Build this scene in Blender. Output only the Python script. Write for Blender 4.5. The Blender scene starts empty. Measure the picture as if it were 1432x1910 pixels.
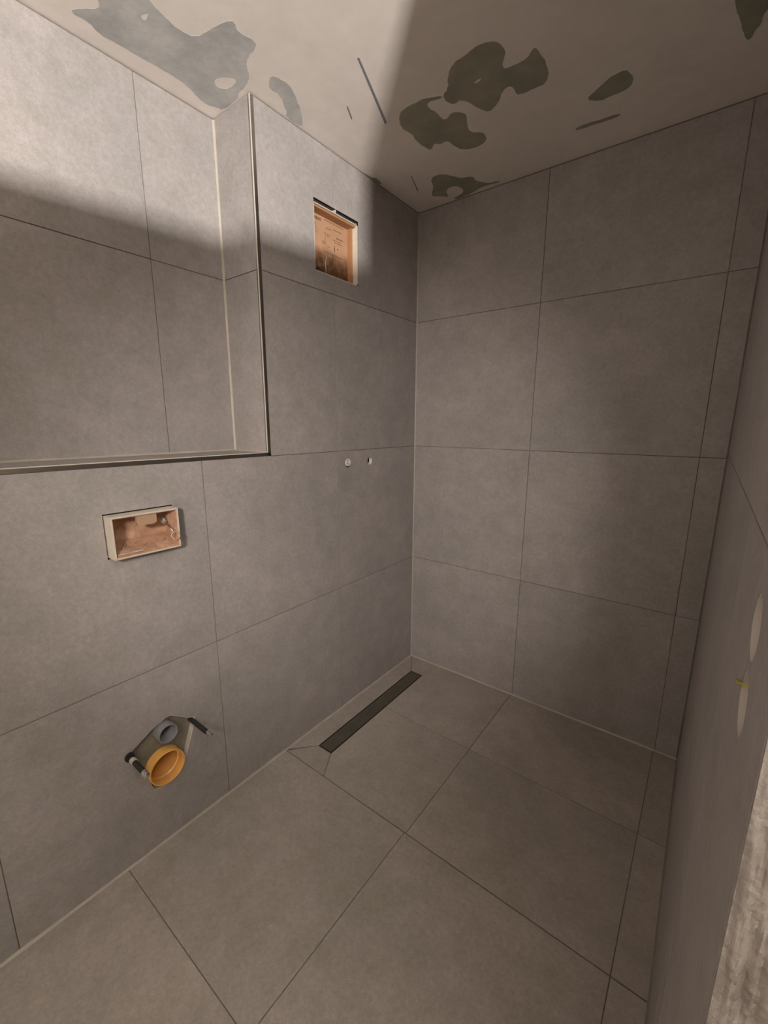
import bpy, bmesh, math, random
from mathutils import Vector, Matrix, noise
from mathutils.geometry import tessellate_polygon

random.seed(7)
SC = bpy.context.scene
COL = SC.collection
R = math.radians

# ------------------------------------------------------------------ camera
F_PX, W_PX, H_PX = 792.05, 1432.0, 1910.0
cam_d = bpy.data.cameras.new('camera')
cam_d.sensor_fit = 'VERTICAL'
cam_d.sensor_height = 36.0
cam_d.sensor_width = 36.0 * W_PX / H_PX
cam_d.lens = F_PX / H_PX * 36.0
cam_d.clip_start = 0.005
cam = bpy.data.objects.new('camera', cam_d)
COL.objects.link(cam)
yaw, pitch, roll = R(37.3297), R(-11.8001), R(0.1988)
fwd = Vector((-math.sin(yaw) * math.cos(pitch), math.cos(yaw) * math.cos(pitch), math.sin(pitch)))
rgt = Vector((math.cos(yaw), math.sin(yaw), 0))
upv = rgt.cross(fwd)
r2 = rgt * math.cos(roll) + upv * math.sin(roll)
u2 = -rgt * math.sin(roll) + upv * math.cos(roll)
m3 = Matrix((r2, u2, -fwd)).transposed()
cam.matrix_world = Matrix.Translation((1.2328, -1.8781, 1.3153)) @ m3.to_4x4()
SC.camera = cam

# ------------------------------------------------------------------ world, lights, exposure
wd = bpy.data.worlds.new('world')
SC.world = wd
wd.use_nodes = True
wd.node_tree.nodes['Background'].inputs[0].default_value = (1.0, 0.93, 0.85, 1)
wd.node_tree.nodes['Background'].inputs[1].default_value = 0.0

LAMP_POS = Vector((2.40, -2.565, 1.634))       # work lamp head in the hall beyond the opening
LAMP_DIR = Vector((-0.735, 0.650, 0.16)).normalized()
LAMP_W, LAMP_COL = 132.0, (1.0, 0.945, 0.90)
FILL_POS = Vector((2.02, -2.10, 2.40))         # added fill panel under the hall ceiling, itself unseen
FILL_W, FILL_COL = 7.4, (1.0, 0.925, 0.86)
SPOT_POS = Vector((1.50, -2.62, 1.66))         # added unseen spot fill beside the opening, aimed at the left wall
SPOT_AIM = Vector((0.06, -0.58, 0.97))
SPOT_W, SPOT_COL, SPOT_ANGLE = 142.0, (1.0, 0.905, 0.84), 54.0

def area_light(name, loc, direction, sx, sy, watts, color):
    d = bpy.data.lights.new(name, 'AREA')
    d.shape = 'RECTANGLE'
    d.size, d.size_y = sx, sy
    d.energy = watts
    d.color = color
    o = bpy.data.objects.new(name, d)
    COL.objects.link(o)
    o.location = loc
    o.rotation_euler = Vector(direction).to_track_quat('-Z', 'Y').to_euler()
    return o

lamp_light = area_light('work_lamp_light', LAMP_POS, LAMP_DIR, 0.075, 0.032, LAMP_W, LAMP_COL)
fill_light = area_light('added_fill_light', FILL_POS + Vector((0, 0, -0.012)), (0, 0, -1), 0.7, 0.7, FILL_W, FILL_COL)

sd = bpy.data.lights.new('added_spot_light', 'SPOT')
sd.energy = SPOT_W; sd.color = SPOT_COL
sd.spot_size = R(SPOT_ANGLE); sd.spot_blend = 1.0; sd.shadow_soft_size = 0.10
spot_light = bpy.data.objects.new('added_spot_light', sd)
COL.objects.link(spot_light)
spot_light.location = SPOT_POS
spot_light.rotation_euler = (SPOT_AIM - SPOT_POS).to_track_quat('-Z', 'Y').to_euler()

vs = SC.view_settings
SC.display_settings.display_device = 'sRGB'
vs.view_transform = 'Standard'
vs.look = 'None'
vs.exposure = 0.0
vs.gamma = 1.0
vs.use_curve_mapping = False

# ------------------------------------------------------------------ materials
def srgb(r, g, b):
    def f(c):
        c /= 255.0
        return c / 12.92 if c <= 0.04045 else ((c + 0.055) / 1.055) ** 2.4
    return (f(r), f(g), f(b), 1)

def mat(name, col, rough=0.5, metal=0.0, spec=0.5, mottle=None, bump=0.0, scale=30.0, offset=False):
    """mottle: list of (noise scale, detail, dark colour factor, light colour factor)"""
    m = bpy.data.materials.new(name)
    m.use_nodes = True
    nt = m.node_tree
    b = nt.nodes['Principled BSDF']
    b.inputs['Base Color'].default_value = col
    b.inputs['Roughness'].default_value = rough
    b.inputs['Metallic'].default_value = metal
    b.inputs['Specular IOR Level'].default_value = spec
    if not mottle and not bump:
        return m
    tc = nt.nodes.new('ShaderNodeTexCoord')
    vec = tc.outputs['Object']
    if offset:
        oi = nt.nodes.new('ShaderNodeObjectInfo')
        mul = nt.nodes.new('ShaderNodeVectorMath'); mul.operation = 'SCALE'
        mul.inputs[0].default_value = (17.0, 31.0, 23.0)
        nt.links.new(oi.outputs['Random'], mul.inputs['Scale'])
        add = nt.nodes.new('ShaderNodeVectorMath'); add.operation = 'ADD'
        nt.links.new(vec, add.inputs[0]); nt.links.new(mul.outputs[0], add.inputs[1])
        vec = add.outputs[0]
    cur = None
    for (sc_, det, lo, hi) in (mottle or []):
        n = nt.nodes.new('ShaderNodeTexNoise')
        n.inputs['Scale'].default_value = sc_
        n.inputs['Detail'].default_value = det
        n.inputs['Roughness'].default_value = 0.62
        nt.links.new(vec, n.inputs['Vector'])
        mp = nt.nodes.new('ShaderNodeMapRange')
        mp.inputs['From Min'].default_value = 0.3
        mp.inputs['From Max'].default_value = 0.7
        nt.links.new(n.outputs['Fac'], mp.inputs['Value'])
        mx = nt.nodes.new('ShaderNodeMix'); mx.data_type = 'RGBA'
        mx.inputs[6].default_value = (*lo, 1); mx.inputs[7].default_value = (*hi, 1)
        nt.links.new(mp.outputs[0], mx.inputs[0])
        if cur is None:
            base = nt.nodes.new('ShaderNodeMix'); base.data_type = 'RGBA'; base.blend_type = 'MULTIPLY'
            base.inputs[0].default_value = 1.0
            base.inputs[6].default_value = col
        else:
            base = nt.nodes.new('ShaderNodeMix'); base.data_type = 'RGBA'; base.blend_type = 'MULTIPLY'
            base.inputs[0].default_value = 1.0
            nt.links.new(cur, base.inputs[6])
        nt.links.new(mx.outputs[2], base.inputs[7])
        cur = base.outputs[2]
    if cur:
        nt.links.new(cur, b.inputs['Base Color'])
    if bump:
        n = nt.nodes.new('ShaderNodeTexNoise')
        n.inputs['Scale'].default_value = scale
        n.inputs['Detail'].default_value = 6
        nt.links.new(vec, n.inputs['Vector'])
        bp = nt.nodes.new('ShaderNodeBump')
        bp.inputs['Strength'].default_value = bump
        bp.inputs['Distance'].default_value = 0.004
        nt.links.new(n.outputs['Fac'], bp.inputs['Height'])
        nt.links.new(bp.outputs[0], b.inputs['Normal'])
    return m

TILE_MOT = [(2.6, 3, (0.90, 0.91, 0.91), (1.09, 1.07, 1.07)),
            (14, 6, (0.90, 0.905, 0.88), (1.09, 1.08, 1.10)),
            (75, 5, (0.90, 0.895, 0.89), (1.08, 1.08, 1.08)),
            (300, 2, (0.93, 0.93, 0.93), (1.05, 1.05, 1.05))]
M_TILE = mat('concrete_look_wall_tile', (0.345, 0.320, 0.305, 1), 0.48, spec=0.42, mottle=TILE_MOT, bump=0.05, scale=160, offset=True)
M_FLOORTILE = mat('concrete_look_floor_tile', (0.385, 0.347, 0.308, 1), 0.58, spec=0.35, mottle=TILE_MOT, bump=0.06, scale=160, offset=True)
M_GROUT = mat('grey_grout', (0.175, 0.158, 0.138, 1), 0.9, spec=0.1, mottle=[(60, 3, (0.8, 0.8, 0.8), (1.15, 1.15, 1.15))])
M_SILI = mat('beige_silicone', (0.43, 0.385, 0.325, 1), 0.5, mottle=[(20, 3, (0.9, 0.9, 0.88), (1.06, 1.06, 1.06))])
M_CEIL = mat('raw_plaster_ceiling', (0.77, 0.705, 0.65, 1), 0.9, spec=0.15,
             mottle=[(1.6, 4, (0.93, 0.93, 0.92), (1.05, 1.05, 1.05)), (16, 5, (0.95, 0.95, 0.945), (1.04, 1.04, 1.04))], bump=0.12, scale=18)
M_PATCH_LIT = mat('filler_lit', (0.455, 0.445, 0.425, 1), 0.9, spec=0.15,
              mottle=[(6, 5, (0.80, 0.82, 0.83), (1.26, 1.25, 1.25)), (40, 5, (0.93, 0.93, 0.93), (1.06, 1.06, 1.06))], bump=0.15, scale=60)  # filler tone for the patches in the lit area
M_PATCH_SHADE = mat('filler_shade', (0.31, 0.30, 0.235, 1), 0.9, spec=0.15,
                mottle=[(9, 4, (0.82, 0.84, 0.84), (1.18, 1.16, 1.14))], bump=0.15, scale=60)  # same filler, coloured darker for the patches in shade
M_PENCIL = mat('pencil_line', (0.20, 0.215, 0.225, 1), 0.8)
M_PLASTER = mat('rough_plaster', (0.375, 0.335, 0.305, 1), 0.95, spec=0.1,
                mottle=[(18, 5, (0.74, 0.73, 0.72), (1.14, 1.14, 1.14)), (90, 4, (0.86, 0.86, 0.86), (1.08, 1.08, 1.08))], bump=0.5, scale=140)
M_CUT = mat('pale_cut_edge', (0.62, 0.565, 0.50, 1), 0.9, spec=0.1, mottle=[(60, 4, (0.75, 0.75, 0.74), (1.1, 1.1, 1.1))])
M_RIM = mat('pale_plaster_rim', (0.66, 0.605, 0.55, 1), 0.9, spec=0.1)
M_HALL = mat('white_hall_plaster', (0.68, 0.64, 0.58, 1), 0.9, spec=0.1, mottle=[(3, 3, (0.95, 0.95, 0.95), (1.03, 1.03, 1.03))])
M_SCREED = mat('grey_screed', (0.30, 0.29, 0.27, 1), 0.9, spec=0.1, mottle=[(8, 5, (0.85, 0.85, 0.85), (1.1, 1.1, 1.1))])
M_STEEL = mat('brushed_steel_profile', (0.44, 0.41, 0.37, 1), 0.30, metal=1.0)
M_LIP = mat('pale_profile_lip', (0.60, 0.545, 0.475, 1), 0.35)
M_CHROME = mat('chrome', (0.78, 0.77, 0.75, 1), 0.16, metal=1.0)
M_DRAIN = mat('dark_drain_steel', (0.125, 0.112, 0.085, 1), 0.5, metal=0.35, mottle=[(12, 4, (0.85, 0.85, 0.85), (1.12, 1.12, 1.1))])
M_BLACK = mat('black_gap', (0.012, 0.012, 0.011, 1), 0.9, spec=0.1)
M_SLEEVE = mat('black_sleeve', (0.022, 0.022, 0.020, 1), 0.55)
M_ORANGE = mat('orange_plastic', (0.86, 0.47, 0.135, 1), 0.28, mottle=[(14, 4, (0.88, 0.84, 0.8), (1.08, 1.06, 1.05))])
M_ORANGE_PALE = mat('pale_orange_plastic', (0.74, 0.42, 0.20, 1), 0.45)
M_PIPEGREY = mat('grey_plastic', (0.245, 0.235, 0.245, 1), 0.42, mottle=[(20, 3, (0.9, 0.9, 0.9), (1.06, 1.06, 1.06))])
M_MORTAR = mat('greenish_mortar', (0.205, 0.185, 0.145, 1), 0.9, spec=0.1, mottle=[(26, 5, (0.75, 0.75, 0.75), (1.25, 1.22, 1.15))], bump=0.3, scale=80)
M_BEIGE = mat('beige_plastic', (0.60, 0.535, 0.45, 1), 0.5, mottle=[(24, 4, (0.86, 0.86, 0.85), (1.05, 1.05, 1.05))])
M_BOXIN = mat('dusty_orange_box', (0.52, 0.315, 0.205, 1), 0.7, spec=0.2, mottle=[(16, 5, (0.66, 0.62, 0.58), (1.22, 1.24, 1.26)), (60, 4, (0.85, 0.84, 0.84), (1.1, 1.1, 1.1))])
M_VALVEBOX = mat('orange_box', (0.40, 0.205, 0.10, 1), 0.6, spec=0.25, mottle=[(10, 4, (0.84, 0.8, 0.78), (1.08, 1.08, 1.08))])
M_PRINT = mat('brown_print', (0.10, 0.05, 0.028, 1), 0.8)
M_PRINT_S = mat('soft_brown_print', (0.185, 0.10, 0.055, 1), 0.8)
M_PRINT_L = mat('faint_print', (0.28, 0.16, 0.09, 1), 0.8)
M_MUD = mat('mud_stain', (0.12, 0.06, 0.026, 1), 0.75, mottle=[(22, 4, (0.6, 0.55, 0.5), (1.35, 1.35, 1.3))])
M_WHITE = mat('white_plastic', (0.70, 0.66, 0.60, 1), 0.45)
M_YELLOW = mat('yellow_plastic', (0.50, 0.47, 0.035, 1), 0.45)
M_TRANS = mat('grey_plug', (0.42, 0.37, 0.33, 1), 0.4)
M_LAMPSHELL = mat('lamp_shell', (0.03, 0.03, 0.03, 1), 0.5)
M_FILL_GLOW = bpy.data.materials.new('fill_glow')  # glow of the two added fill lights
M_FILL_GLOW.use_nodes = True
_b = M_FILL_GLOW.node_tree.nodes['Principled BSDF']
_b.inputs['Base Color'].default_value = (0.9, 0.9, 0.88, 1)
_b.inputs['Emission Color'].default_value = (1, 0.94, 0.87, 1)
_b.inputs['Emission Strength'].default_value = 1.0

def label_mat():
    """box back sheet: pale orange card, wet brown stain low down (a real tide mark on the card)"""
    m = mat('orange_card', (0.42, 0.245, 0.145, 1), 0.7, spec=0.2, mottle=[(9, 4, (0.92, 0.90, 0.88), (1.07, 1.08, 1.08))])
    nt = m.node_tree
    b = nt.nodes['Principled BSDF']
    src = b.inputs['Base Color'].links[0].from_socket
    tc = nt.nodes.new('ShaderNodeTexCoord')
    sx = nt.nodes.new('ShaderNodeSeparateXYZ')
    nt.links.new(tc.outputs['Object'], sx.inputs[0])
    n = nt.nodes.new('ShaderNodeTexNoise'); n.inputs['Scale'].default_value = 22; n.inputs['Detail'].default_value = 5
    nt.links.new(tc.outputs['Object'], n.inputs['Vector'])
    ad = nt.nodes.new('ShaderNodeMath'); ad.operation = 'MULTIPLY_ADD'
    ad.inputs[1].default_value = 0.055
    nt.links.new(n.outputs['Fac'], ad.inputs[0]); nt.links.new(sx.outputs[2], ad.inputs[2])
    mp = nt.nodes.new('ShaderNodeMapRange')
    mp.inputs['From Min'].default_value = 2.003; mp.inputs['From Max'].default_value = 1.972
    nt.links.new(ad.outputs[0], mp.inputs['Value'])
    n2 = nt.nodes.new('ShaderNodeTexNoise'); n2.inputs['Scale'].default_value = 45; n2.inputs['Detail'].default_value = 4
    nt.links.new(tc.outputs['Object'], n2.inputs['Vector'])
    mr = nt.nodes.new('ShaderNodeMapRange'); mr.inputs['From Min'].default_value = 0.3; mr.inputs['From Max'].default_value = 0.7
    nt.links.new(n2.outputs['Fac'], mr.inputs['Value'])
    st = nt.nodes.new('ShaderNodeMix'); st.data_type = 'RGBA'
    st.inputs[6].default_value = (0.105, 0.052, 0.024, 1); st.inputs[7].default_value = (0.26, 0.135, 0.068, 1)
    nt.links.new(mr.outputs[0], st.inputs[0])
    mx = nt.nodes.new('ShaderNodeMix'); mx.data_type = 'RGBA'
    nt.links.new(mp.outputs[0], mx.inputs[0]); nt.links.new(src, mx.inputs[6]); nt.links.new(st.outputs[2], mx.inputs[7])
    nt.links.new(mx.outputs[2], b.inputs['Base Color'])
    return m
M_CARD = label_mat()

# ------------------------------------------------------------------ helpers
def link(name, me, m, parent=None, smooth=False):
    if m is not None:
        me.materials.append(m)
    if smooth:
        me.polygons.foreach_set('use_smooth', [True] * len(me.polygons))
    o = bpy.data.objects.new(name, me)
    COL.objects.link(o)
    if parent is not None:
        o.parent = parent
    return o

def from_bm(name, bm, m, parent=None, smooth=False):
    bmesh.ops.recalc_face_normals(bm, faces=bm.faces[:])
    me = bpy.data.meshes.new(name)
    bm.to_mesh(me); bm.free()
    return link(name, me, m, parent, smooth)

# plane maps: (u, v, w) -> world; w grows out of the visible face
MAP_LEFT = lambda u, v, w: (w, u, v)            # u = y, v = z
MAP_BACK = lambda u, v, w: (u, -w, v)           # u = x, v = z
MAP_FLOOR = lambda u, v, w: (u, v, w)           # u = x, v = y
XR = 1.2822
MAP_RIGHT = lambda u, v, w: (XR - w, u, v)      # u = y, v = z
HC = 2.2852
MAP_CEIL = lambda u, v, w: (u, v, HC - w)

def add_slab(bm, outer, holes, mp, w0, thick):
    """closed slab with through holes: face at w0, back at w0 - thick"""
    loops = [outer] + list(holes)
    flat = [p for l in loops for p in l]
    fv = [bm.verts.new(mp(p[0], p[1], w0)) for p in flat]
    bv = [bm.verts.new(mp(p[0], p[1], w0 - thick)) for p in flat]
    for t in tessellate_polygon([[Vector((p[0], p[1], 0)) for p in l] for l in loops]):
        try:
            bm.faces.new([fv[i] for i in t]); bm.faces.new([bv[i] for i in reversed(t)])
        except ValueError:
            pass
    k = 0
    for l in loops:
        n = len(l)
        for i in range(n):
            j = (i + 1) % n
            bm.faces.new((fv[k + i], fv[k + j], bv[k + j], bv[k + i]))
        k += n

def slab(name, outer, holes, mp, w0, thick, m, parent=None):
    bm = bmesh.new()
    add_slab(bm, outer, holes, mp, w0, thick)
    return from_bm(name, bm, m, parent)

def rect(u0, u1, v0, v1):
    return [(u0, v0), (u1, v0), (u1, v1), (u0, v1)]

def add_box(bm, a, b):
    x0, y0, z0 = a; x1, y1, z1 = b
    v = [bm.verts.new(p) for p in ((x0, y0, z0), (x1, y0, z0), (x1, y1, z0), (x0, y1, z0), (x0, y0, z1), (x1, y0, z1), (x1, y1, z1), (x0, y1, z1))]
    for f in ((0, 3, 2, 1), (4, 5, 6, 7), (0, 1, 5, 4), (1, 2, 6, 5), (2, 3, 7, 6), (3, 0, 4, 7)):
        bm.faces.new([v[i] for i in f])

def box(name, a, b, m, parent=None, bevel=0.0):
    bm = bmesh.new()
    add_box(bm, a, b)
    if bevel:
        bmesh.ops.bevel(bm, geom=bm.edges[:], offset=bevel, segments=2, affect='EDGES', profile=0.5)
    return from_bm(name, bm, m, parent)

def frame_of(d):
    d = Vector(d).normalized()
    a = Vector((0, 0, 1)) if abs(d.z) < 0.9 else Vector((1, 0, 0))
    e1 = d.cross(a).normalized()
    return d, e1, d.cross(e1)

def add_lathe(bm, origin, axis, prof, seg=40, close=False):
    """prof: list of (distance along axis, radius)"""
    d, e1, e2 = frame_of(axis)
    o = Vector(origin)
    rings = []
    for (t, r) in prof:
        rings.append([bm.verts.new(o + d * t + (e1 * math.cos(2 * math.pi * k / seg) + e2 * math.sin(2 * math.pi * k / seg)) * max(r, 1e-5)) for k in range(seg)])
    n = len(rings)
    for i in range(n if close else n - 1):
        A, B = rings[i], rings[(i + 1) % n]
        for k in range(seg):
            bm.faces.new((A[k], A[(k + 1) % seg], B[(k + 1) % seg], B[k]))
    if not close:
        for rr in (rings[0], rings[-1]):
            bm.faces.new(rr)

def lathe(name, origin, axis, prof, m, parent=None, seg=40, close=False, smooth=True):
    bm = bmesh.new()
    add_lathe(bm, origin, axis, prof, seg, close)
    o = from_bm(name, bm, m, parent, smooth)
    if smooth:
        mod = o.modifiers.new('edges', 'EDGE_SPLIT')
        mod.split_angle = R(40)
    return o

def add_tube(bm, pts, r, seg=10):
    pts = [Vector(p) for p in pts]
    rings = []
    for i, p in enumerate(pts):
        t = (pts[min(i + 1, len(pts) - 1)] - pts[max(i - 1, 0)])
        d, e1, e2 = frame_of(t)
        rings.append([bm.verts.new(p + (e1 * math.cos(2 * math.pi * k / seg) + e2 * math.sin(2 * math.pi * k / seg)) * r) for k in range(seg)])
    for A, B in zip(rings, rings[1:]):
        for k in range(seg):
            bm.faces.new((A[k], A[(k + 1) % seg], B[(k + 1) % seg], B[k]))
    bm.faces.new(rings[0]); bm.faces.new(rings[-1])

def tube(name, pts, r, m, parent=None, seg=10):
    bm = bmesh.new()
    add_tube(bm, pts, r, seg)
    return from_bm(name, bm, m, parent, True)

def thing(name, label, cat, loc=(0, 0, 0), group=None):
    o = bpy.data.objects.new(name, None)
    o.empty_display_size = 0.05
    COL.objects.link(o)
    o.location = loc
    o['label'] = label; o['category'] = cat
    if group:
        o['group'] = group
    return o

def adopt(root):
    """children were built in world space; keep them there under a root that stands at its own place"""
    mw = Matrix.Translation(root.location)
    for c in [c for c in bpy.data.objects if c.parent == root]:
        c.matrix_parent_inverse = mw.inverted()

def structure(o):
    o['kind'] = 'structure'
    return o

def circle(cu, cv, r, n=28):
    return [(cu + r * math.cos(2 * math.pi * k / n), cv + r * math.sin(2 * math.pi * k / n)) for k in range(n)]

def roughen(poly, step, amp, seed, fixed=None):
    """subdivide an outline and wobble it, so a hand-cut or hand-filled edge looks uneven"""
    out = []
    n = len(poly)
    for i in range(n):
        a, b = Vector(poly[i]), Vector(poly[(i + 1) % n])
        k = max(1, int((b - a).length / step))
        nrm = Vector((-(b - a).y, (b - a).x)).normalized() if (b - a).length > 1e-6 else Vector((0, 0))
        for j in range(k):
            p = a.lerp(b, j / k)
            w = noise.noise(Vector((p.x * 60 + seed, p.y * 60, seed * 3.1))) + 0.6 * noise.noise(Vector((p.x * 190, p.y * 190 + seed, 1.7)))
            out.append(tuple(p + nrm * w * amp))
    return out

def smooth_poly(poly, it=2):
    for _ in range(it):
        q = []
        n = len(poly)
        for i in range(n):
            a, b = Vector(poly[i]), Vector(poly[(i + 1) % n])
            q.append(tuple(a.lerp(b, 0.25))); q.append(tuple(a.lerp(b, 0.75)))
        poly = q
    return poly

G = 0.0013            # half a joint
TT = 0.010            # tile thickness
def lift():
    return random.uniform(-0.0004, 0.0004)
def tile(outer, mp, parent, m=None, holes=(), name='tile'):
    return slab(name, outer, list(holes), mp, lift(), TT - 0.001, m or M_TILE, parent)

# ------------------------------------------------------------------ key measures (metres)
L1, L2, L3, L4 = -0.581, -1.181, -1.778, -2.378     # vertical joints, left wall (y)
Z0, Z1, Z2 = 0.599, 1.2008, 1.8008                  # horizontal joints
NY, NZ, NX = -0.9325, 1.2134, -0.1930               # niche: right side, ledge, depth
C1, C2 = 0.6018, 1.2040                             # vertical joints, back wall (x)
YF = -2.80                                          # wall behind the camera
YJ = -1.557                                         # end of the right wall
TOP = HC - 0.005                                    # tiles stop just short of the ceiling
VY0, VY1, VZ0, VZ1 = -0.681, -0.437, 1.862, 2.100   # cutout round the shower valve box
FY0, FY1, FZ0, FZ1 = -1.4665, -1.2845, 0.9585, 1.0805
TOILET = [(-1.4885, 0.363), (-1.474, 0.349), (-1.457, 0.318), (-1.436, 0.250), (-1.426, 0.205), (-1.404, 0.196), (-1.360, 0.212),
          (-1.319, 0.252), (-1.301, 0.300), (-1.287, 0.338), (-1.279, 0.374), (-1.300, 0.382), (-1.353, 0.4235), (-1.372, 0.4225), (-1.413, 0.408), (-1.466, 0.378)]
TOILET = roughen(TOILET, 0.012, 0.0016, 3.0)
TAPS = [(-0.5178, 1.1475), (-0.3660, 1.1470)]
TAP_R = 0.0195
VALVE_HOLE = rect(VY0, VY1, VZ0, VZ1)
FLUSH_HOLE = rect(FY0, FY1, FZ0, FZ1)

# ------------------------------------------------------------------ left wall
Lshape = [(0.0, -0.05), (0.0, HC), (-0.9215, HC), (-0.9215, NZ - 0.010), (YF, NZ - 0.010), (YF, -0.05)]
wall_left = structure(slab('wall_left', Lshape, [TOILET, VALVE_HOLE, FLUSH_HOLE] + [circle(a, b, TAP_R) for a, b in TAPS],
                           MAP_LEFT, -0.0022, 0.20, M_GROUT))
slab('niche_backing', rect(YF, -0.92, NZ - 0.02, HC), [], MAP_LEFT, NX - 0.0022, 0.06, M_GROUT, wall_left)
# front tiles, two lower rows
ys = [-0.003, L1, L2, L3, L4, YF - 0.01]
zs = [0.005, Z0, Z1]
for i in range(5):
    for k in range(2):
        hs = []
        if i == 2 and k == 0: hs = [TOILET]
        if i == 2 and k == 1: hs = [FLUSH_HOLE]
        if i == 0 and k == 1: hs = [circle(a, b, TAP_R) for a, b in TAPS]
        y1 = ys[i] - (G if i else 0)
        top = zs[k + 1] - G if not (k == 1 and i >= 1) else NZ - 0.0125
        if k == 1 and i == 1:      # this tile meets the corner of the edge profile
            o = [(ys[2] + G, zs[1] + G), (y1, zs[1] + G), (y1, Z1 - G), (-0.9200, Z1 - G), (-0.9200, NZ - 0.0125), (ys[2] + G, NZ - 0.0125)]
            tile(o, MAP_LEFT, wall_left)
            continue
        tile(rect(ys[i + 1] + G, y1, zs[k] + G, top), MAP_LEFT, wall_left, holes=hs)
# two upper rows right of the niche (the valve cutout bites into both top tiles)
tile(rect(L1 + G, -0.003, Z1 + G, Z2 - G), MAP_LEFT, wall_left)
tile(rect(-0.9200, L1 - G, Z1 + G, Z2 - G), MAP_LEFT, wall_left)
tile([(L1 + G, Z2 + G), (-0.003, Z2 + G), (-0.003, TOP), (L1 + G, TOP), (L1 + G, VZ1), (VY1, VZ1), (VY1, VZ0), (L1 + G, VZ0)], MAP_LEFT, wall_left)
tile([(-0.9200, Z2 + G), (L1 - G, Z2 + G), (L1 - G, VZ0), (VY0, VZ0), (VY0, VZ1), (L1 - G, VZ1), (L1 - G, TOP), (-0.9200, TOP)], MAP_LEFT, wall_left)
# niche: back, side, ledge
MAP_NBACK = lambda u, v, w: (NX + w, u, v)
MAP_NSIDE = lambda u, v, w: (u, NY - w, v)
MAP_LEDGE = lambda u, v, w: (u, v, NZ + w)
nys = [NY - 0.003, -1.181, -1.781, -2.381, YF - 0.01]
for i in range(4):
    for (a, b) in ((NZ + 0.004, Z2 - G), (Z2 + G, TOP)):
        tile(rect(nys[i + 1] + G, nys[i] - (G if i else 0), a, b), MAP_NBACK, wall_left)
for (a, b) in ((NZ + 0.001, Z2 - G), (Z2 + G, TOP)):
    tile(rect(NX + 0.003, -0.0035, a, b), MAP_NSIDE, wall_left)
for (a, b) in ((-1.7, NY - 0.002), (-2.55, -1.7 - 2 * G)):
    tile(rect(NX + 0.003, -0.0035, a, b), MAP_LEDGE, wall_left)
# steel edge profile round the niche: flat face + thin bright lip
def profile(name, boxes):
    bm = bmesh.new()
    for a, b in boxes:
        add_box(bm, a, b)
    return from_bm(name, bm, M_STEEL, wall_left)
profile('edge_profile', [((-0.010, NY - 0.0005, NZ - 0.0115), (0.0008, NY + 0.0115, TOP))])
profile('edge_profile', [((-0.010, YF, NZ - 0.0115), (0.0008, NY + 0.0115, NZ - 0.0005))])
box('profile_lip', (-0.0030, NY - 0.0020, NZ), (0.0012, NY - 0.0002, TOP), M_LIP, wall_left)
box('profile_lip', (-0.0030, YF, NZ - 0.0002), (0.0012, NY, NZ + 0.0020), M_LIP, wall_left)

def bead(name, pts, size, m, parent):
    """silicone bead: a small triangular fillet along an inner corner; pts = [start, end, dir_a, dir_b]"""
    a, b, da, db = [Vector(p) for p in pts]
    bm = bmesh.new()
    L = (b - a).length
    n = max(2, int(L / 0.06))
    rings = []
    for i in range(n + 1):
        p = a.lerp(b, i / n)
        s = size * (1 + 0.22 * noise.noise(Vector((p.x * 9, p.y * 9, p.z * 9 + size * 100))))
        rings.append([bm.verts.new(p), bm.verts.new(p + da * s), bm.verts.new(p + (da + db) * s * 0.42), bm.verts.new(p + db * s)])
    for A, B in zip(rings, rings[1:]):
        for k in range(4):
            bm.faces.new((A[k], A[(k + 1) % 4], B[(k + 1) % 4], B[k]))
    bm.faces.new(rings[0]); bm.faces.new(rings[-1])
    return from_bm(name, bm, m, parent)

bead('silicone_joint', [(NX, NY, NZ), (NX, NY, TOP), (1, 0, 0), (0, -1, 0)], 0.0055, M_SILI, wall_left)
bead('silicone_joint', [(NX, YF, NZ), (NX, NY, NZ), (1, 0, 0), (0, 0, 1)], 0.0055, M_SILI, wall_left)
bead('silicone_joint', [(NX, NY, NZ), (-0.004, NY, NZ), (0, -1, 0), (0, 0, 1)], 0.0045, M_SILI, wall_left)

# ------------------------------------------------------------------ back wall
wall_back = structure(box('wall_back', (-0.35, 0.0022, -0.05), (XR + 0.14, 0.14, HC), M_GROUT))
xs = [0.004, C1, C2, XR - 0.002]
zb = [0.005, Z0, Z1, Z2, TOP]
for i in range(3):
    for k in range(4):
        tile(rect(xs[i] + (G if i else 0), xs[i + 1] - (G if i < 2 else 0), zb[k] + G, zb[k + 1] - (G if k < 3 else 0)), MAP_BACK, wall_back)
bead('silicone_joint', [(0, 0, 0.004), (0, 0, TOP), (1, 0, 0), (0, -1, 0)], 0.0042, mat('grey_silicone', (0.40, 0.36, 0.31, 1), 0.5), wall_back)

# ------------------------------------------------------------------ right wall, its rough end and the core-drilled holes
CORE = [(-1.421, 1.1465, 0.0295), (-1.431, 1.080, 0.0285)]
wall_right = structure(slab('wall_right', rect(YJ + 0.012, 0.0, -0.05, HC), [circle(a, b, r) for a, b, r in CORE], MAP_RIGHT, -0.0022, 0.136, M_CUT))
yr = [-0.003, -0.6, -1.2, YJ + 0.0035]
for i in range(3):
    for k in range(4):
        hs = [circle(a, b, r) for a, b, r in CORE] if (i == 2 and k == 1) else []
        tile(rect(yr[i + 1] + (G if i < 2 else 0), yr[i] - (G if i else 0), zb[k] + G, (zb[k + 1] + (0.012 if k == 1 else 0)) - (G if k < 3 else 0)) if k != 2 else
             rect(yr[i + 1] + (G if i < 2 else 0), yr[i] - (G if i else 0), zb[k] + 0.012 + G, zb[k + 1] - G), MAP_RIGHT, wall_right, holes=hs)
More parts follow.
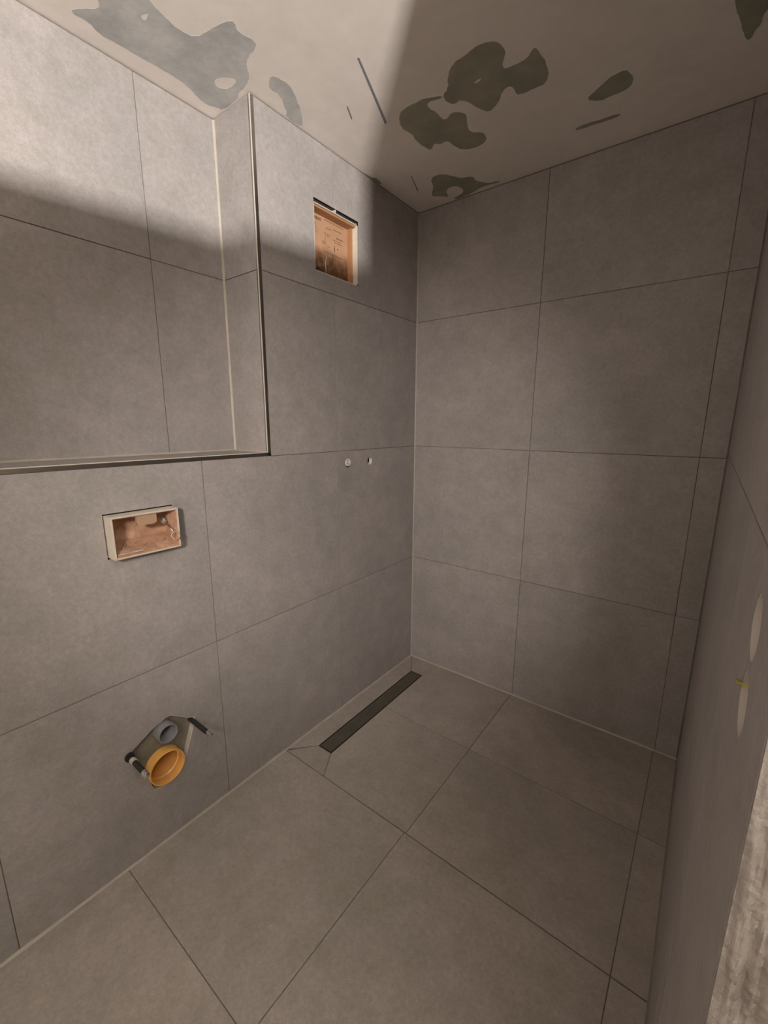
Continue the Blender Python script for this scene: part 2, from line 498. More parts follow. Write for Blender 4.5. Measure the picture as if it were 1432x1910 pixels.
bead('silicone_joint', [(XR, 0, 0.004), (XR, 0, TOP), (-1, 0, 0), (0, -1, 0)], 0.005, M_GROUT, wall_right)
for a, b, r in CORE:                                            # dark bottom of each drilled hole
    lathe('hole_bottom', (XR + 0.046, a, b), (1, 0, 0), [(0, r - 0.0005), (0.004, r - 0.0005)], M_PLASTER, wall_right, 28, smooth=False)
    lathe('hole_lining', (XR + 0.0004, a, b), (1, 0, 0), [(0, r - 0.0016), (0, r + 0.0001), (0.046, r + 0.0001), (0.046, r - 0.0016)], M_RIM, wall_right, 40, close=True)

def plaster_end():
    """hand-thrown plaster on the end face of the wall: a displaced grid, ridged by the trowel"""
    nx, nz = 64, 520
    x0, x1, z0, z1 = XR + 0.0004, XR + 0.138, 0.0, HC
    bm = bmesh.new()
    g = []
    for j in range(nz + 1):
        z = z0 + (z1 - z0) * j / nz
        row = []
        for i in range(nx + 1):
            x = x0 + (x1 - x0) * (i / nx) ** 1.5
            e = min(1.0, (x - x0) / 0.008)
            xs_ = x + 0.05 * (z - 1.0)
            h = 0.0050 * noise.noise(Vector((xs_ * 120, z * 7, 2.0))) + 0.0026 * noise.noise(Vector((xs_ * 260, z * 26, 5.0))) + 0.0009 * noise.noise(Vector((x * 420, z * 240, 9.0)))
            y = YJ + 0.001 - 0.0015 * e - h * (0.12 + 0.88 * e)
            row.append(bm.verts.new((x, y, z)))
        g.append(row)
    for j in range(nz):
        for i in range(nx):
            bm.faces.new((g[j][i], g[j][i + 1], g[j + 1][i + 1], g[j + 1][i]))
    back = [bm.verts.new((x, YJ + 0.011, z)) for x, z in ((x0, z0), (x1, z0), (x1, z1), (x0, z1))]
    bm.faces.new(back)
    o = from_bm('rough_plaster_end', bm, M_PLASTER, wall_right, False)
    o['label'] = 'rough pale plaster end of the wall'
    return o
plaster_end()

# ------------------------------------------------------------------ front wall behind the camera, lintel
wall_front = structure(box('wall_front', (-0.35, YF - 0.12, -0.05), (XR + 0.14, YF, HC), M_HALL))
box('lintel', (XR, YF, 2.11), (XR + 0.138, YJ, HC), M_HALL, wall_right)

# ------------------------------------------------------------------ floor
floor = structure(box('floor', (-0.35, YF, -0.12), (XR + 0.14, 0.14, -0.0018), M_GROUT))
FA, FB, FC, FD = -0.921, -0.4583, -1.5232, -2.1232
FX1, FX2 = 0.5965, 1.2000
DX0, DX1, DY0, DY1 = 0.0905, 0.1600, -0.8210, -0.1330
E0 = 0.004
GA = 0.0022
def ftile(poly):
    tile(poly, MAP_FLOOR, floor, M_FLOORTILE)
# strip tiles falling to the drain, cut on the diagonal
ftile([(E0, E0 * -1), (E0, FA + 0.012), (DX0 - 0.002, DY0 + 0.002), (DX0 - 0.002, DY1 - 0.002)])
ftile([(E0 + 0.004, FA + GA), (0.2150, FA + GA), (DX1 - 0.001, DY0 - 0.002), (DX0 - 0.001, DY0 - 0.002)])
ftile([(E0 + 0.004, -E0), (DX0 - 0.001, DY1 + 0.002), (DX1 - 0.001, DY1 + 0.002), (0.245, -E0)])
ftile([(DX1 + 0.002, DY1 - 0.001), (DX1 + 0.002, FB + G), (FX1 - G, FB + G), (FX1 - G, -E0), (0.249, -E0)])
ftile([(DX1 + 0.002, FB - G), (DX1 + 0.002, DY0 + 0.001), (0.2185, FA + GA), (FX1 - G, FA + GA), (FX1 - G, FB - G)])
for (xa, xb) in ((FX1 + G, FX2 - G), (FX2 + G, XR - 0.004)):
    ftile(rect(xa, xb, FB + G, -E0))
    ftile(rect(xa, xb, FA + GA, FB - G))
for (ya, yb) in ((FC + G, FA - GA), (FD + G, FC - G), (-2.7232 + G, FD - G), (YF + 0.003, -2.7232 - G)):
    for (xa, xb) in ((E0, FX1 - 0.005 - G), (FX1 - 0.005 + G, FX2 - G), (FX2 + G, XR - 0.004)):
        ftile(rect(xa, xb, ya, yb))
ftile(rect(XR, XR + 0.138, YF + 0.003, YJ - 0.006))
bead('silicone_joint', [(0, YF, 0), (0, 0, 0), (1, 0, 0), (0, 0, 1)], 0.0060, M_SILI, floor)
bead('silicone_joint', [(0, 0, 0), (XR, 0, 0), (0, -1, 0), (0, 0, 1)], 0.0060, M_SILI, floor)
bead('silicone_joint', [(XR, 0, 0), (XR, YJ, 0), (-1, 0, 0), (0, 0, 1)], 0.0050, mat('dark_silicone', (0.22, 0.20, 0.165, 1), 0.5), floor)

# ------------------------------------------------------------------ ceiling and its filler patches
ceiling = structure(box('ceiling', (-0.35, YF - 0.12, HC), (XR + 0.14, 0.14, HC + 0.12), M_CEIL))
PATCH = {
 'A': [(0.03, -1.379), (-0.02, -1.344), (-0.043, -1.316), (-0.066, -1.306), (-0.098, -1.334), (-0.132, -1.348), (-0.124, -1.309), (-0.141, -1.282), (-0.136, -1.239), (-0.132, -1.187), (-0.124, -1.129), (-0.125, -1.095), (-0.125, -1.055), (-0.146, -1.013), (-0.152, -0.977), (-0.133, -0.952), (-0.136, -0.937), (-0.061, -0.936), (-0.033, -0.947), (0.015, -0.953), (0.049, -0.967), (0.072, -0.993), (0.101, -1.011), (0.136, -1.011), (0.161, -1.026), (0.146, -1.068), (0.164, -1.091), (0.145, -1.106), (0.095, -1.117), (0.044, -1.125), (0.032, -1.165), (0.039, -1.202), (0.052, -1.245), (0.065, -1.28), (0.112, -1.316)],
 'B': [(0.088, -0.929), (0.108, -0.928), (0.118, -0.88), (0.097, -0.839), (0.051, -0.77), (0.006, -0.726), (0.005, -0.8), (0.02, -0.805), (0.066, -0.873), (0.055, -0.9)],
 'C': [(0.503, -0.632), (0.536, -0.656), (0.573, -0.66), (0.598, -0.666), (0.626, -0.666), (0.653, -0.653), (0.665, -0.624), (0.661, -0.598), (0.631, -0.558), (0.659, -0.547), (0.702, -0.547), (0.725, -0.574), (0.734, -0.562), (0.738, -0.52), (0.736, -0.468), (0.717, -0.43), (0.685, -0.431), (0.636, -0.433), (0.631, -0.453), (0.635, -0.474), (0.625, -0.488), (0.601, -0.476), (0.573, -0.438), (0.535, -0.419), (0.517, -0.454), (0.492, -0.526), (0.464, -0.514), (0.45, -0.538), (0.451, -0.57), (0.481, -0.585)],
 'D': [(0.303, -0.587), (0.338, -0.596), (0.384, -0.594), (0.413, -0.589), (0.451, -0.57), (0.443, -0.563), (0.405, -0.575), (0.389, -0.557), (0.403, -0.519), (0.399, -0.478), (0.415, -0.474), (0.433, -0.489), (0.453, -0.485), (0.476, -0.456), (0.453, -0.414), (0.444, -0.367), (0.483, -0.341), (0.475, -0.293), (0.421, -0.281), (0.38, -0.298), (0.366, -0.34), (0.362, -0.378), (0.33, -0.376), (0.319, -0.393), (0.286, -0.365), (0.279, -0.397), (0.273, -0.445), (0.284, -0.479), (0.268, -0.531)],
 'E': [(0.792, -0.293), (0.826, -0.313), (0.863, -0.341), (0.898, -0.347), (0.912, -0.34), (0.922, -0.303), (0.915, -0.274), (0.893, -0.261), (0.862, -0.263), (0.828, -0.258)],
 'F': [(0.734, -0.176), (0.78, -0.177), (0.815, -0.169), (0.863, -0.167), (0.868, -0.15), (0.812, -0.153), (0.776, -0.158), (0.735, -0.161)],
 'G': [(0.191, -0.208), (0.222, -0.218), (0.247, -0.209), (0.279, -0.162), (0.288, -0.142), (0.338, -0.121), (0.328, -0.088), (0.364, -0.037), (0.408, -0.027), (0.407, -0.017), (0.335, -0.03), (0.284, -0.012), (0.247, -0.004), (0.196, -0.004), (0.191, -0.018), (0.227, -0.023), (0.254, -0.04), (0.26, -0.073), (0.243, -0.107), (0.212, -0.102), (0.189, -0.081), (0.188, -0.052), (0.179, -0.043), (0.153, -0.07), (0.129, -0.08), (0.135, -0.114), (0.164, -0.138)],
 'H': [(1.141, -0.45), (1.143, -0.408), (1.149, -0.377), (1.157, -0.343), (1.162, -0.303), (1.171, -0.266), (1.18, -0.262), (1.188, -0.287), (1.198, -0.302), (1.201, -0.332), (1.208, -0.348), (1.214, -0.385), (1.215, -0.45)],
 'I': [(0.001, -0.425), (0.003, -0.379), (0.006, -0.358), (0.02, -0.34), (0.008, -0.291), (0.001, -0.31)],
}
PHOLES = {'A': [[(-0.046, -1.022), (-0.011, -1.013), (0.016, -0.98), (-0.042, -0.973), (-0.063, -0.999)], [(-0.003, -1.24), (0.015, -1.233), (0.016, -1.229), (-0.008, -1.225), (-0.013, -1.232)]],
          'C': [[(0.551, -0.561), (0.572, -0.563), (0.572, -0.555), (0.551, -0.553)]]}
for k, poly in PATCH.items():
    p = roughen(smooth_poly(poly, 1), 0.006, 0.0022, ord(k))
    hs = [roughen(smooth_poly(h, 1), 0.006, 0.001, ord(k) + 5) for h in PHOLES.get(k, [])]
    o = slab('filler_patch', p, hs, MAP_CEIL, 0.0004, 0.0006, M_PATCH_LIT if k in 'AB' else M_PATCH_SHADE, ceiling)
for poly in ([(0.335, -0.828), (0.34, -0.825), (0.301, -0.719), (0.248, -0.579), (0.237, -0.574), (0.291, -0.714)],
             [(0.191, -0.713), (0.193, -0.708), (0.169, -0.66), (0.163, -0.659)],
             [(0.139, -0.274), (0.14, -0.268), (0.102, -0.161), (0.096, -0.161)]):
    slab('pencil_line', poly, [], MAP_CEIL, 0.0003, 0.0005, M_PENCIL, ceiling)

# ------------------------------------------------------------------ hall beyond the opening
structure(box('floor_hall', (XR + 0.14, -3.6, -0.12), (3.3, -0.7, -0.002), M_SCREED))
structure(box('ceiling_hall', (XR + 0.14, -3.6, 2.50), (3.3, -0.7, 2.62), M_HALL))
structure(box('wall_hall_right', (3.3, -3.6, -0.05), (3.42, -0.7, 2.6), M_HALL))
structure(box('wall_hall_back', (XR + 0.14, -0.7, -0.05), (3.42, -0.58, 2.6), M_HALL))
structure(box('wall_hall_front', (XR + 0.14, -3.72, -0.05), (3.42, -3.6, 2.6), M_HALL))
structure(box('wall_hall_left', (XR + 0.02, -3.6, HC), (XR + 0.14, -0.7, 2.6), M_HALL))
def beam_blocker():
    """added unseen shoulder-high partition that stands across the lamp's beam"""
    c = Vector((1.80, -2.035)); d = Vector((0.6, 0.8)); n = Vector((0.8, -0.6))
    a, b = c - d * 0.42, c + d * 0.45
    poly = [a - n * 0.05, b - n * 0.05, b, a]
    return slab('wall_beam_blocker', [tuple(p) for p in poly], [], MAP_FLOOR, 1.712, 1.714, M_HALL)
structure(beam_blocker())  # put in to cast the low shadow edge

# ------------------------------------------------------------------ shower valve installation box
vb = thing('valve_box', 'open orange concealed shower valve box, square recess high on the left wall', 'installation box', (0, -0.559, 1.86))
CX0, CX1 = -0.028, -0.050
bm = bmesh.new()                                         # pale collar, short of the tile at the top so a dark gap shows
Y0, Y1, ZA, ZB = VY0 + 0.002, VY1 - 0.0005, VZ0 + 0.001, VZ1 - 0.011
for a, b in (((-0.013, Y0, ZB - 0.003), (-0.0035, Y1, ZB)), ((CX0, Y0, ZA), (-0.0035, Y1, ZA + 0.004)),
             ((CX0, Y0, ZA), (-0.0035, Y0 + 0.004, ZB)), ((CX0, Y1 - 0.004, ZA), (-0.0035, Y1, ZB))):
    add_box(bm, a, b)
from_bm('collar', bm, M_BEIGE, vb)
box('gap_bridge', (-0.020, -0.566, ZB), (-0.004, -0.561, VZ1), M_BEIGE, vb)
bm = bmesh.new()
t = 0.004
for a, b in (((CX1, Y0, ZB - 0.008), (-0.013, Y1, ZB - 0.001)), ((CX1, Y0, ZA), (CX0, Y1, ZA + 0.004)),
             ((CX1, Y0, ZA), (CX0, Y0 + 0.004, ZB - 0.004)), ((CX1, Y1 - 0.012, ZA), (CX0, Y1 - 0.004, ZB - 0.004))):
    add_box(bm, a, b)
from_bm('shell', bm, M_VALVEBOX, vb)
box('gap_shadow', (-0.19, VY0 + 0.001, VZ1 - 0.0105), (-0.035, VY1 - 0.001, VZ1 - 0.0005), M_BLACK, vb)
sheet = box('label_sheet', (CX1 - 0.004, Y0 + 0.004, ZA + 0.004), (CX1, Y1 - 0.012, ZB - 0.008), M_CARD, vb)
sheet['label'] = 'pale orange printed card, stained brown along the bottom'
PX_ = CX1 + 0.0006
# the print was laid out on a slightly larger card; shrink it to the box
CY = lambda y: y * 0.98465 - 0.02883
CZ = lambda z: z * 0.98465 + 0.02019
def print_rects(name, rects, m, parent):
    for (y0, y1, z0, z1) in rects:
        box(name, (CX1 - 0.001, CY(y0), CZ(z0)), (PX_, CY(y1), CZ(z1)), m, parent)
def print_text(body, y, z, size, m, parent, name='printed_text'):
    cu = bpy.data.curves.new('txt', 'FONT')
    cu.body = body; cu.size = size; cu.extrude = 0.0003; cu.offset = size * 0.012
    o = bpy.data.objects.new('txt', cu)
    COL.objects.link(o)
    dg = bpy.context.evaluated_depsgraph_get()
    me = bpy.data.meshes.new_from_object(o.evaluated_get(dg))
    bpy.data.objects.remove(o)
    # text x -> +y, text y -> +z, text normal -> +x
    me.transform(Matrix(((0, 0, 1, CX1 + 0.0003), (1, 0, 0, CY(y)), (0, 1, 0, CZ(z)), (0, 0, 0, 1))))
    me.materials.clear()
    return link(name, me, m, parent)
print_text('nosson', -0.6330, 2.0745, 0.0200, M_PRINT, sheet, 'heading')
rr = []
def words_line(y0, y1, z, h, gap=0.0022):
    y = y0
    while y < y1 - 0.002:
        w = min(random.uniform(0.005, 0.014), y1 - y)
        rr.append((y, y + w, z, z + h))
        y += w + gap
words_line(-0.560, -0.448, 2.0850, 0.0032)
words_line(-0.510, -0.463, 2.0650, 0.0028)
words_line(-0.549, -0.523, 2.0590, 0.0028)
words_line(-0.4925, -0.4515, 2.0385, 0.0046)
words_line(-0.5115, -0.464, 2.0288, 0.0026)
words_line(-0.503, -0.4555, 2.0212, 0.0026)
words_line(-0.568, -0.456, 1.9722, 0.0030, 0.001)
print_rects('text_line', rr, M_PRINT_S, sheet)
print_rects('pictogram', [(-0.5626, -0.5270, 2.0385, 2.0412), (-0.5440, -0.5345, 2.0300, 2.0385), (-0.5560, -0.5530, 2.018, 2.0385),
                          (-0.5716, -0.5491, 2.0030, 2.0110), (-0.5716, -0.5520, 1.9985, 2.0010), (-0.5460, -0.5280, 1.9950, 1.9985),
                          (-0.6100, -0.5950, 2.030, 2.032), (-0.6050, -0.6030, 2.035, 2.055)], M_PRINT_L, sheet)
print_text('i', -0.5068, 1.9888, 0.034, M_PRINT, sheet, 'info_symbol')
lathe('dot', (CX1 - 0.0004, CY(-0.4855), CZ(2.0015)), (1, 0, 0), [(0, 0.0028), (0.0009, 0.0028)], M_PRINT, sheet, 16, smooth=False)
print_rects('arrow_mark', [(-0.6145, -0.6060, 2.0570, 2.0598), (-0.6120, -0.6045, 1.9585, 1.9618), (-0.5600, -0.5490, 1.9490, 1.9525)], M_PRINT, sheet)
for (y, z, ry, rz, sd) in ((-0.578, 1.937, 0.014, 0.012, 1), (-0.5475, 1.905, 0.0055, 0.026, 2), (-0.507, 1.915, 0.018, 0.010, 3), (-0.462, 1.932, 0.010, 0.007, 4), (-0.452, 1.905, 0.006, 0.006, 5), (-0.590, 1.890, 0.016, 0.022, 6)):
    poly = roughen([(CY(y + ry * math.cos(2 * math.pi * k / 14)), CZ(z + rz * math.sin(2 * math.pi * k / 14))) for k in range(14)], 0.0022, 0.0050, sd * 7.3)
    slab('mud_splash', poly, [], MAP_LEFT, PX_ + 0.0002, 0.0012, M_MUD, sheet)
tube('hanging_thread', [(CX1 + 0.002, -0.5740, 1.945), (CX1 + 0.003, -0.5785, 1.920), (CX1 + 0.003, -0.5770, 1.895), (CX1 + 0.002, -0.5740, 1.868)], 0.0011, M_BEIGE, vb, 8)
box('corner_chip', (-0.004, VY1 - 0.010, VZ0 + 0.004), (0.0006, VY1 - 0.004, VZ0 + 0.0095), M_GROUT, vb)
adopt(vb)

# ------------------------------------------------------------------ cistern access box
fb = thing('cistern_box', 'beige rectangular flush plate box, orange inside, jutting from the left wall under the niche', 'installation box', (0, -1.376, 0.96))
X0, X1 = -0.033, 0.0405
a0, a1, b0, b1 = -1.4635, -1.2885, 0.9630, 1.0770
tw = 0.0045
bm = bmesh.new()
for a, b in (((-0.02, a0, b1 - tw), (X1, a1, b1)), ((-0.02, a0, b0), (X1, a1, b0 + tw * 0.8)),
             ((-0.02, a0, b0 + tw * 0.8), (X1, a0 + tw, b1 - tw)), ((-0.02, a1 - tw * 0.8, b0 + tw * 0.8), (X1, a1, b1 - tw))):
    add_box(bm, a, b)
from_bm('frame', bm, M_BEIGE, fb)
bm = bmesh.new()
i0, i1, j0, j1 = a0 + tw, a1 - tw * 0.8, b0 + tw * 0.8, b1 - tw
for a, b in (((X0, i0, j1 - 0.002), (X1 - 0.003, i1, j1)), 
             ((X0, i0, j0), (X1 - 0.003, i0 + 0.002, j1)), ((X0, i1 - 0.002, j0), (X1 - 0.003, i1, j1)), ((X0 - 0.002, i0, j0), (X0, i1, j1))):
    add_box(bm, a, b)
fv_ = [bm.verts.new((x, y, z)) for y in (i0, i1) for (x, z) in ((X1 - 0.003, j0), (X0, j0), (X0, 0.9962), (X1 - 0.003, 0.9685))]
for q in ((0, 1, 2, 3), (7, 6, 5, 4), (3, 2, 6, 7), (0, 3, 7, 4), (1, 0, 4, 5), (2, 1, 5, 6)):
    bm.faces.new([fv_[i] for i in q])
from_bm('box_lining', bm, M_BOXIN, fb)
# latch tab hanging from the top edge, its lower corners rounded
tab = [(-1.398, 1.072), (-1.346, 1.072), (-1.346, 1.050), (-1.349, 1.0445), (-1.355, 1.042), (-1.389, 1.042), (-1.395, 1.0445), (-1.398, 1.050)]
slab('latch_tab', tab, [], MAP_LEFT, 0.034, 0.010, mat('tan_latch', (0.40, 0.255, 0.16, 1), 0.5), fb)
# steel pull rod with ring at the right end
lathe('rod_socket', (-0.022, -1.3095, 1.0415), (0.80, 0.02, -0.45), [(0, 0.0085), (0.014, 0.0085), (0.020, 0.006)], M_TRANS, fb, 18)
tube('pull_rod', [(-0.006, -1.3085, 1.0325), (0.016, -1.3070, 1.0225), (0.038, -1.3060, 1.0095)], 0.0018, M_CHROME, fb, 10)
bm = bmesh.new()
cR, rr_, seg = Vector((0.0440, -1.3035, 0.9985)), 0.0135, 28
e1, e2 = Vector((0.25, 1, 0)).normalized(), Vector((-0.25, 0.0, 1)).normalized()
ring_pts = [cR + (e1 * math.cos(2 * math.pi * k / seg) + e2 * math.sin(2 * math.pi * k / seg) * 1.0) * rr_ * 0.8 for k in range(seg + 1)]
add_tube(bm, ring_pts, 0.0021, 8)
from_bm('pull_ring', bm, mat('amber_ring', (0.42, 0.29, 0.215, 1), 0.22), fb, True)
FL = lambda x: 0.9685 + (0.0375 - x) / 0.0705 * 0.0277          # the box floor rises to the back
def crumb(name, loc, size, seed, m):
    bm = bmesh.new()
    bmesh.ops.create_icosphere(bm, subdivisions=2, radius=1.0)
    for v in bm.verts:
        k = 1 + 0.35 * noise.noise(v.co * 1.7 + Vector((seed, 0, 0)))
        v.co = Vector((v.co.x * size[0] * k, v.co.y * size[1] * k, max(v.co.z, -0.3) * size[2] * k)) + Vector(loc)
    return from_bm(name, bm, m, fb, False)
M_SLOT = mat('grey_slot', (0.20, 0.18, 0.17, 1), 0.6)
for (xa, ya, xb, yb) in ((0.0097, -1.4369, -0.0103, -1.4196), (0.0119, -1.4314, -0.0068, -1.4155), (0.0136, -1.3823, 0.0032, -1.3662), (-0.0060, -1.3950, -0.0120, -1.3860)):
    tube('floor_slot', [(xa, ya, FL(xa)), (xb, yb, FL(xb))], 0.0013, M_SLOT, fb, 6)
tube('wire_scrap', [(0.0019, -1.3398, FL(0.0019) + 0.001), (0.008, -1.330, FL(0.008) + 0.001), (0.004, -1.318, FL(0.004) + 0.001), (-0.0029, -1.3117, FL(-0.0029) + 0.001)], 0.0010, M_SLOT, fb, 6)
for q, (x, y, s_) in enumerate(((-0.0132, -1.3794, 0.0016), (0.0244, -1.3522, 0.0018), (0.026, -1.3075, 0.0016), (0.0016, -1.3152, 0.0014), (0.014, -1.372, 0.0015), (-0.0085, -1.3915, 0.0015))):
    crumb('mortar_crumb', (x, y, FL(x)), (s_ * 1.3, s_, s_), q * 3.3, M_SLOT)
crumb('mortar_crumb', (0.026, -1.405, FL(0.026)), (0.008, 0.020, 0.0018), 41.0, M_BEIGE)
crumb('mortar_crumb', (0.027, -1.437, FL(0.027)), (0.007, 0.014, 0.0016), 47.0, M_BEIGE)
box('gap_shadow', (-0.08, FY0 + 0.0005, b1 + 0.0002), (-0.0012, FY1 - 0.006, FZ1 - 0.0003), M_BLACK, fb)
adopt(fb)

# ------------------------------------------------------------------ toilet connection
hp = slab('mortar_recess', [(-1.52, 0.16), (-1.24, 0.16), (-1.24, 0.45), (-1.52, 0.45)], [circle(-1.3735, 0.3788, 0.0305), circle(-1.3835, 0.2618, 0.0552)], MAP_LEFT, -0.020, 0.01, M_MORTAR, wall_left)
bm = bmesh.new()                                    # pale cut rim of the opening (tile and adhesive edge)
n = len(TOILET)
cu = (-1.378, 0.31)
inn = [(cu[0] + (p[0] - cu[0]) * 0.985, cu[1] + (p[1] - cu[1]) * 0.985) for p in TOILET]
for i in range(n):
    j = (i + 1) % n
    q = [bm.verts.new(MAP_LEFT(TOILET[i][0], TOILET[i][1], 0.0002)), bm.verts.new(MAP_LEFT(TOILET[j][0], TOILET[j][1], 0.0002)),
         bm.verts.new(MAP_LEFT(inn[j][0], inn[j][1], -0.0005)), bm.verts.new(MAP_LEFT(inn[i][0], inn[i][1], -0.0005)),
         bm.verts.new(MAP_LEFT(inn[j][0], inn[j][1], -0.020)), bm.verts.new(MAP_LEFT(inn[i][0], inn[i][1], -0.020))]
    bm.faces.new((q[0], q[1], q[2], q[3])); bm.faces.new((q[3], q[2], q[4], q[5]))
bmesh.ops.remove_doubles(bm, verts=bm.verts[:], dist=1e-5)
from_bm('cutout_rim', bm, M_CUT, wall_left)

fp = thing('flush_pipe', 'short grey plastic flush pipe in the wall cutout, above the orange waste pipe', 'pipe', (0, -1.3735, 0.3788))
lathe('pipe_sleeve', (-0.070, -1.3735, 0.3788), (1, 0, 0), [(0, 0.0255), (0.0, 0.0300), (0.087, 0.0300), (0.089, 0.0290), (0.089, 0.0265), (0.087, 0.0255)], M_PIPEGREY, fp, 48, close=True)
lathe('pipe_bottom', (-0.066, -1.3735, 0.3788), (1, 0, 0), [(0, 0.0256), (0.002, 0.0256)], M_SLEEVE, fp, 40, smooth=False)
adopt(fp)
wp = thing('waste_pipe', 'wide orange plastic waste pipe socket in the wall cutout near the floor', 'pipe', (0, -1.3835, 0.2618))
lathe('pipe_socket', (-0.110, -1.3835, 0.2618), (1, 0, 0), [(0, 0.0470), (0, 0.0545), (0.1205, 0.0545), (0.123, 0.0535), (0.123, 0.0515), (0.1205, 0.0507),
      (0.090, 0.0503), (0.087, 0.0472), (0.05, 0.0468)], M_ORANGE, wp, 64, close=True)
lathe('pipe_bottom', (-0.108, -1.3835, 0.2618), (1, 0, 0), [(0, 0.0475), (0.002, 0.0475)], M_ORANGE, wp, 48, smooth=False)
st = slab('pale_patch', [(-1.3925, -0.020), (-1.3765, -0.020), (-1.3765, -0.002), (-1.3925, -0.002)], [], lambda u, v, w: (v, u, 0.2618 - math.sqrt(max(1e-6, 0.0502 ** 2 - (u + 1.3835) ** 2)) + w), 0.0014, 0.001, M_ORANGE_PALE, wp)  # small pale patch low inside the socket
adopt(wp)
def bolt(y, z, label, length, ridge):
    t_ = thing('threaded_rod', label, 'bolt', (0, y, z), 'toilet mounting rods')
    lathe('sleeve', (-0.02, y, z), (1, 0, 0), [(0, 0.0075), (0.02 + length - 0.020, 0.0075)], M_SLEEVE, t_, 20)
    lathe('chrome_cap', (length - 0.022, y, z), (1, 0, 0), [(0, 0.0084), (0.009, 0.0084), (0.010, 0.0070), (0.013, 0.0070), (0.014, 0.0084), (0.020, 0.0078), (0.022, 0.0050)], M_CHROME, t_, 20)
    if ridge:
        lathe('washer', (0.000, y, z), (1, 0, 0), [(0, 0.0135), (0.006, 0.0135)], M_SLEEVE, t_, 20)
        lathe('collar', (0.020, y, z), (1, 0, 0), [(0, 0.0090), (0.016, 0.0090)], M_BEIGE, t_, 20)
    adopt(t_)
bolt(-1.480, 0.3620, 'black toilet mounting rod with chrome tip, left of the orange waste pipe', 0.114, True)
bolt(-1.2865, 0.3610, 'black toilet mounting rod with chrome tip, right of the grey flush pipe', 0.110, False)

# ------------------------------------------------------------------ two water outlets under the valve box
t1 = thing('wall_plug', 'white plug in the left one of two round holes in the shower wall', 'plug', (0, TAPS[0][0], TAPS[0][1]))
lathe('plug_body', (-0.03, TAPS[0][0] + 0.0015, TAPS[0][1] + 0.0025), (1, 0, 0), [(0, 0.0165), (0.030, 0.0165), (0.0315, 0.0150), (0.0315, 0.0105), (0.022, 0.0095), (0.022, 0.0040), (0.034, 0.0035), (0.034, 0.0005)], M_WHITE, t1, 28)
lathe('hole_bottom', (-0.036, TAPS[0][0], TAPS[0][1]), (1, 0, 0), [(0, TAP_R), (0.003, TAP_R)], M_BLACK, t1, 28, smooth=False)
adopt(t1)
t2 = thing('wall_outlet', 'pale pipe end deep in the right one of two round holes in the shower wall', 'pipe', (0, TAPS[1][0], TAPS[1][1]))
lathe('pipe_end', (-0.075, TAPS[1][0], TAPS[1][1]), (1, 0, 0), [(0, 0.0168), (0, 0.0190), (0.069, 0.0190), (0.071, 0.0186), (0.071, 0.0172), (0.069, 0.0168)], M_WHITE, t2, 32, close=True)
lathe('pipe_bottom', (-0.060, TAPS[1][0], TAPS[1][1]), (1, 0, 0), [(0, 0.0167), (0.039, 0.0167)], M_BLACK, t2, 28, smooth=False)  # black plug paints the dark depth of the bore
adopt(t2)

# ------------------------------------------------------------------ linear floor drain
dr = thing('linear_drain', 'long narrow dark steel shower drain set in the floor along the left wall', 'drain', (0.125, -0.477, 0))
bm = bmesh.new()
fw = 0.0042
for a, b in (((DX0, DY0, -0.018), (DX0 + fw, DY1, 0.0006)), ((DX1 - fw, DY0, -0.018), (DX1, DY1, 0.0006)),
             ((DX0 + fw, DY0, -0.018), (DX1 - fw, DY0 + fw, 0.0006)), ((DX0 + fw, DY1 - fw, -0.018), (DX1 - fw, DY1, 0.0006))):
    add_box(bm, a, b)
from_bm('drain_frame', bm, mat('black_drain_rim', (0.010, 0.010, 0.009, 1), 0.55), dr)
box('drain_channel', (DX0 + fw, DY0 + fw, -0.022), (DX1 - fw, DY1 - fw, -0.018), M_BLACK, dr)
box('drain_cover', (DX0 + fw + 0.004, DY0 + fw + 0.004, -0.0045), (DX1 - fw - 0.0025, DY1 - fw - 0.004, -0.0006), M_DRAIN, dr, bevel=0.0006)
adopt(dr)

# ------------------------------------------------------------------ yellow wire in the lower drilled hole
yw = tube('yellow_wire', [(XR + 0.016, -1.455, 1.1040), (XR + 0.004, -1.446, 1.1020), (XR - 0.002, -1.425, 1.0940), (XR - 0.0024, -1.402, 1.0830), (XR - 0.0022, -1.386, 1.0775)], 0.0013, M_YELLOW, None, 8)
yw['label'] = 'short yellow wire across the lower drilled hole in the right wall'
yw['category'] = 'wire'

# ------------------------------------------------------------------ work lamp of the hall, then two added fill lights
wl = thing('work_lamp', 'black tripod work lamp in the hall, shining through the opening', 'lamp', (LAMP_POS.x, LAMP_POS.y, 0))
d, e1, e2 = frame_of(LAMP_DIR)
def oriented_box(name, c, hx, hy, hz, m, parent):
    bm = bmesh.new()
    add_box(bm, (-hx, -hy, -hz), (hx, hy, hz))
    mtx = Matrix((e1, e2, d)).transposed()
    for v in bm.verts:
        v.co = mtx @ v.co + c
    return from_bm(name, bm, m, parent)
oriented_box('lamp_head', LAMP_POS - d * 0.032, 0.075, 0.06, 0.030, M_LAMPSHELL, wl)
tube('pole', [(LAMP_POS.x - d.x * 0.05, LAMP_POS.y - d.y * 0.05, LAMP_POS.z - 0.05), (LAMP_POS.x + 0.05, LAMP_POS.y - 0.05, 0.5)], 0.012, M_LAMPSHELL, wl)
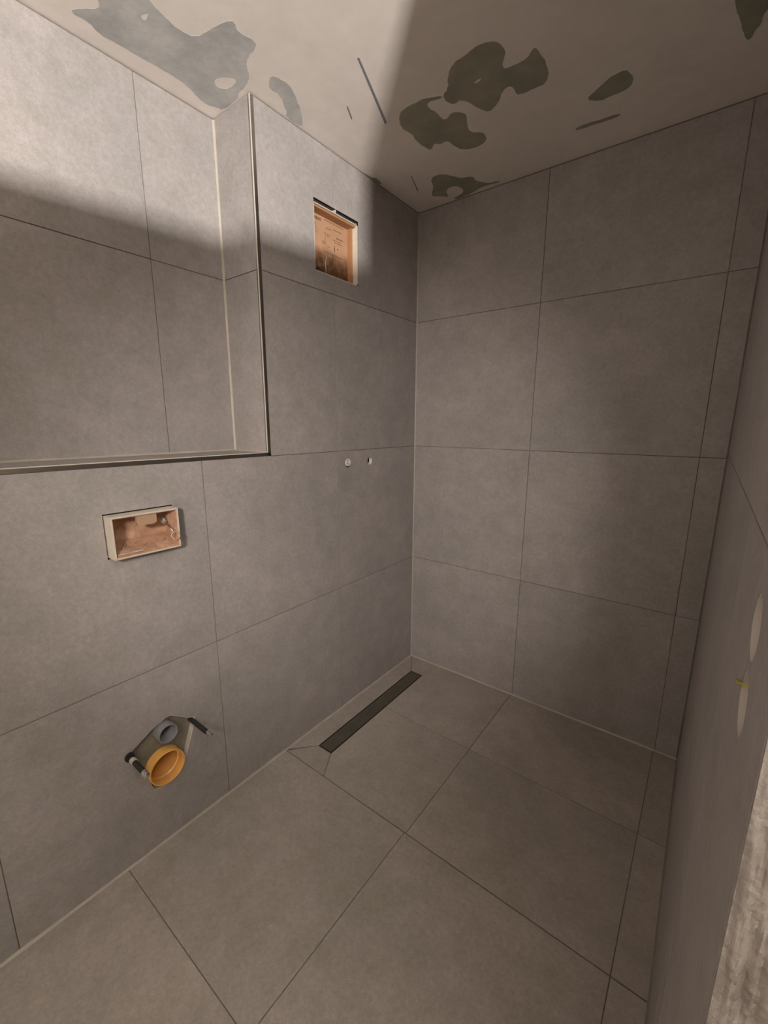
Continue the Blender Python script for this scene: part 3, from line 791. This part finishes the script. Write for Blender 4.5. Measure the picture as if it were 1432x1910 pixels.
for k in range(3):
    an = 2 * math.pi * k / 3 + 0.4
    tube('leg', [(LAMP_POS.x + 0.05, LAMP_POS.y - 0.05, 0.52), (LAMP_POS.x + 0.05 + 0.38 * math.cos(an), LAMP_POS.y - 0.05 + 0.38 * math.sin(an), 0.008)], 0.010, M_LAMPSHELL, wl)
adopt(wl)
lamp_light.parent = wl
lamp_light.matrix_parent_inverse = Matrix.Translation(wl.location).inverted()
cl = thing('added_fill_panel', 'added unseen fill light, a flat square panel in the hall outside the opening', 'lamp', (FILL_POS.x, FILL_POS.y, FILL_POS.z))
box('fill_frame', (FILL_POS.x - 0.37, FILL_POS.y - 0.37, FILL_POS.z), (FILL_POS.x + 0.37, FILL_POS.y + 0.37, 2.50), M_LAMPSHELL, cl)
box('fill_face', (FILL_POS.x - 0.35, FILL_POS.y - 0.35, FILL_POS.z - 0.006), (FILL_POS.x + 0.35, FILL_POS.y + 0.35, FILL_POS.z - 0.0002), M_FILL_GLOW, cl)
adopt(cl)
fill_light.parent = cl
fill_light.matrix_parent_inverse = Matrix.Translation(cl.location).inverted()

rl = thing('added_spot', 'added unseen spot fill on a black tripod in the doorway, aimed at the left wall', 'lamp', (SPOT_POS.x, SPOT_POS.y - 0.02, 0))
sdn = (SPOT_AIM - SPOT_POS).normalized()
lathe('reflector', SPOT_POS - sdn * 0.012, sdn, [(-0.07, 0.03), (0.0, 0.125), (0.0, 0.121), (-0.066, 0.026)], M_LAMPSHELL, rl, 32, close=True)
lathe('bulb', SPOT_POS - sdn * 0.075, sdn, [(0, 0.012), (0.02, 0.025), (0.035, 0.025), (0.05, 0.012)], M_FILL_GLOW, rl, 20)
sb = SPOT_POS - sdn * 0.09
tube('pole', [(sb.x, sb.y, sb.z + 0.02), (sb.x, sb.y, 0.4)], 0.011, M_LAMPSHELL, rl)
for k in range(3):
    an = 2 * math.pi * k / 3 + 0.2
    tube('leg', [(sb.x, sb.y, 0.42), (sb.x + 0.19 * math.cos(an), sb.y + 0.19 * math.sin(an), 0.008)], 0.009, M_LAMPSHELL, rl)
adopt(rl)
spot_light.parent = rl
spot_light.matrix_parent_inverse = Matrix.Translation(rl.location).inverted()
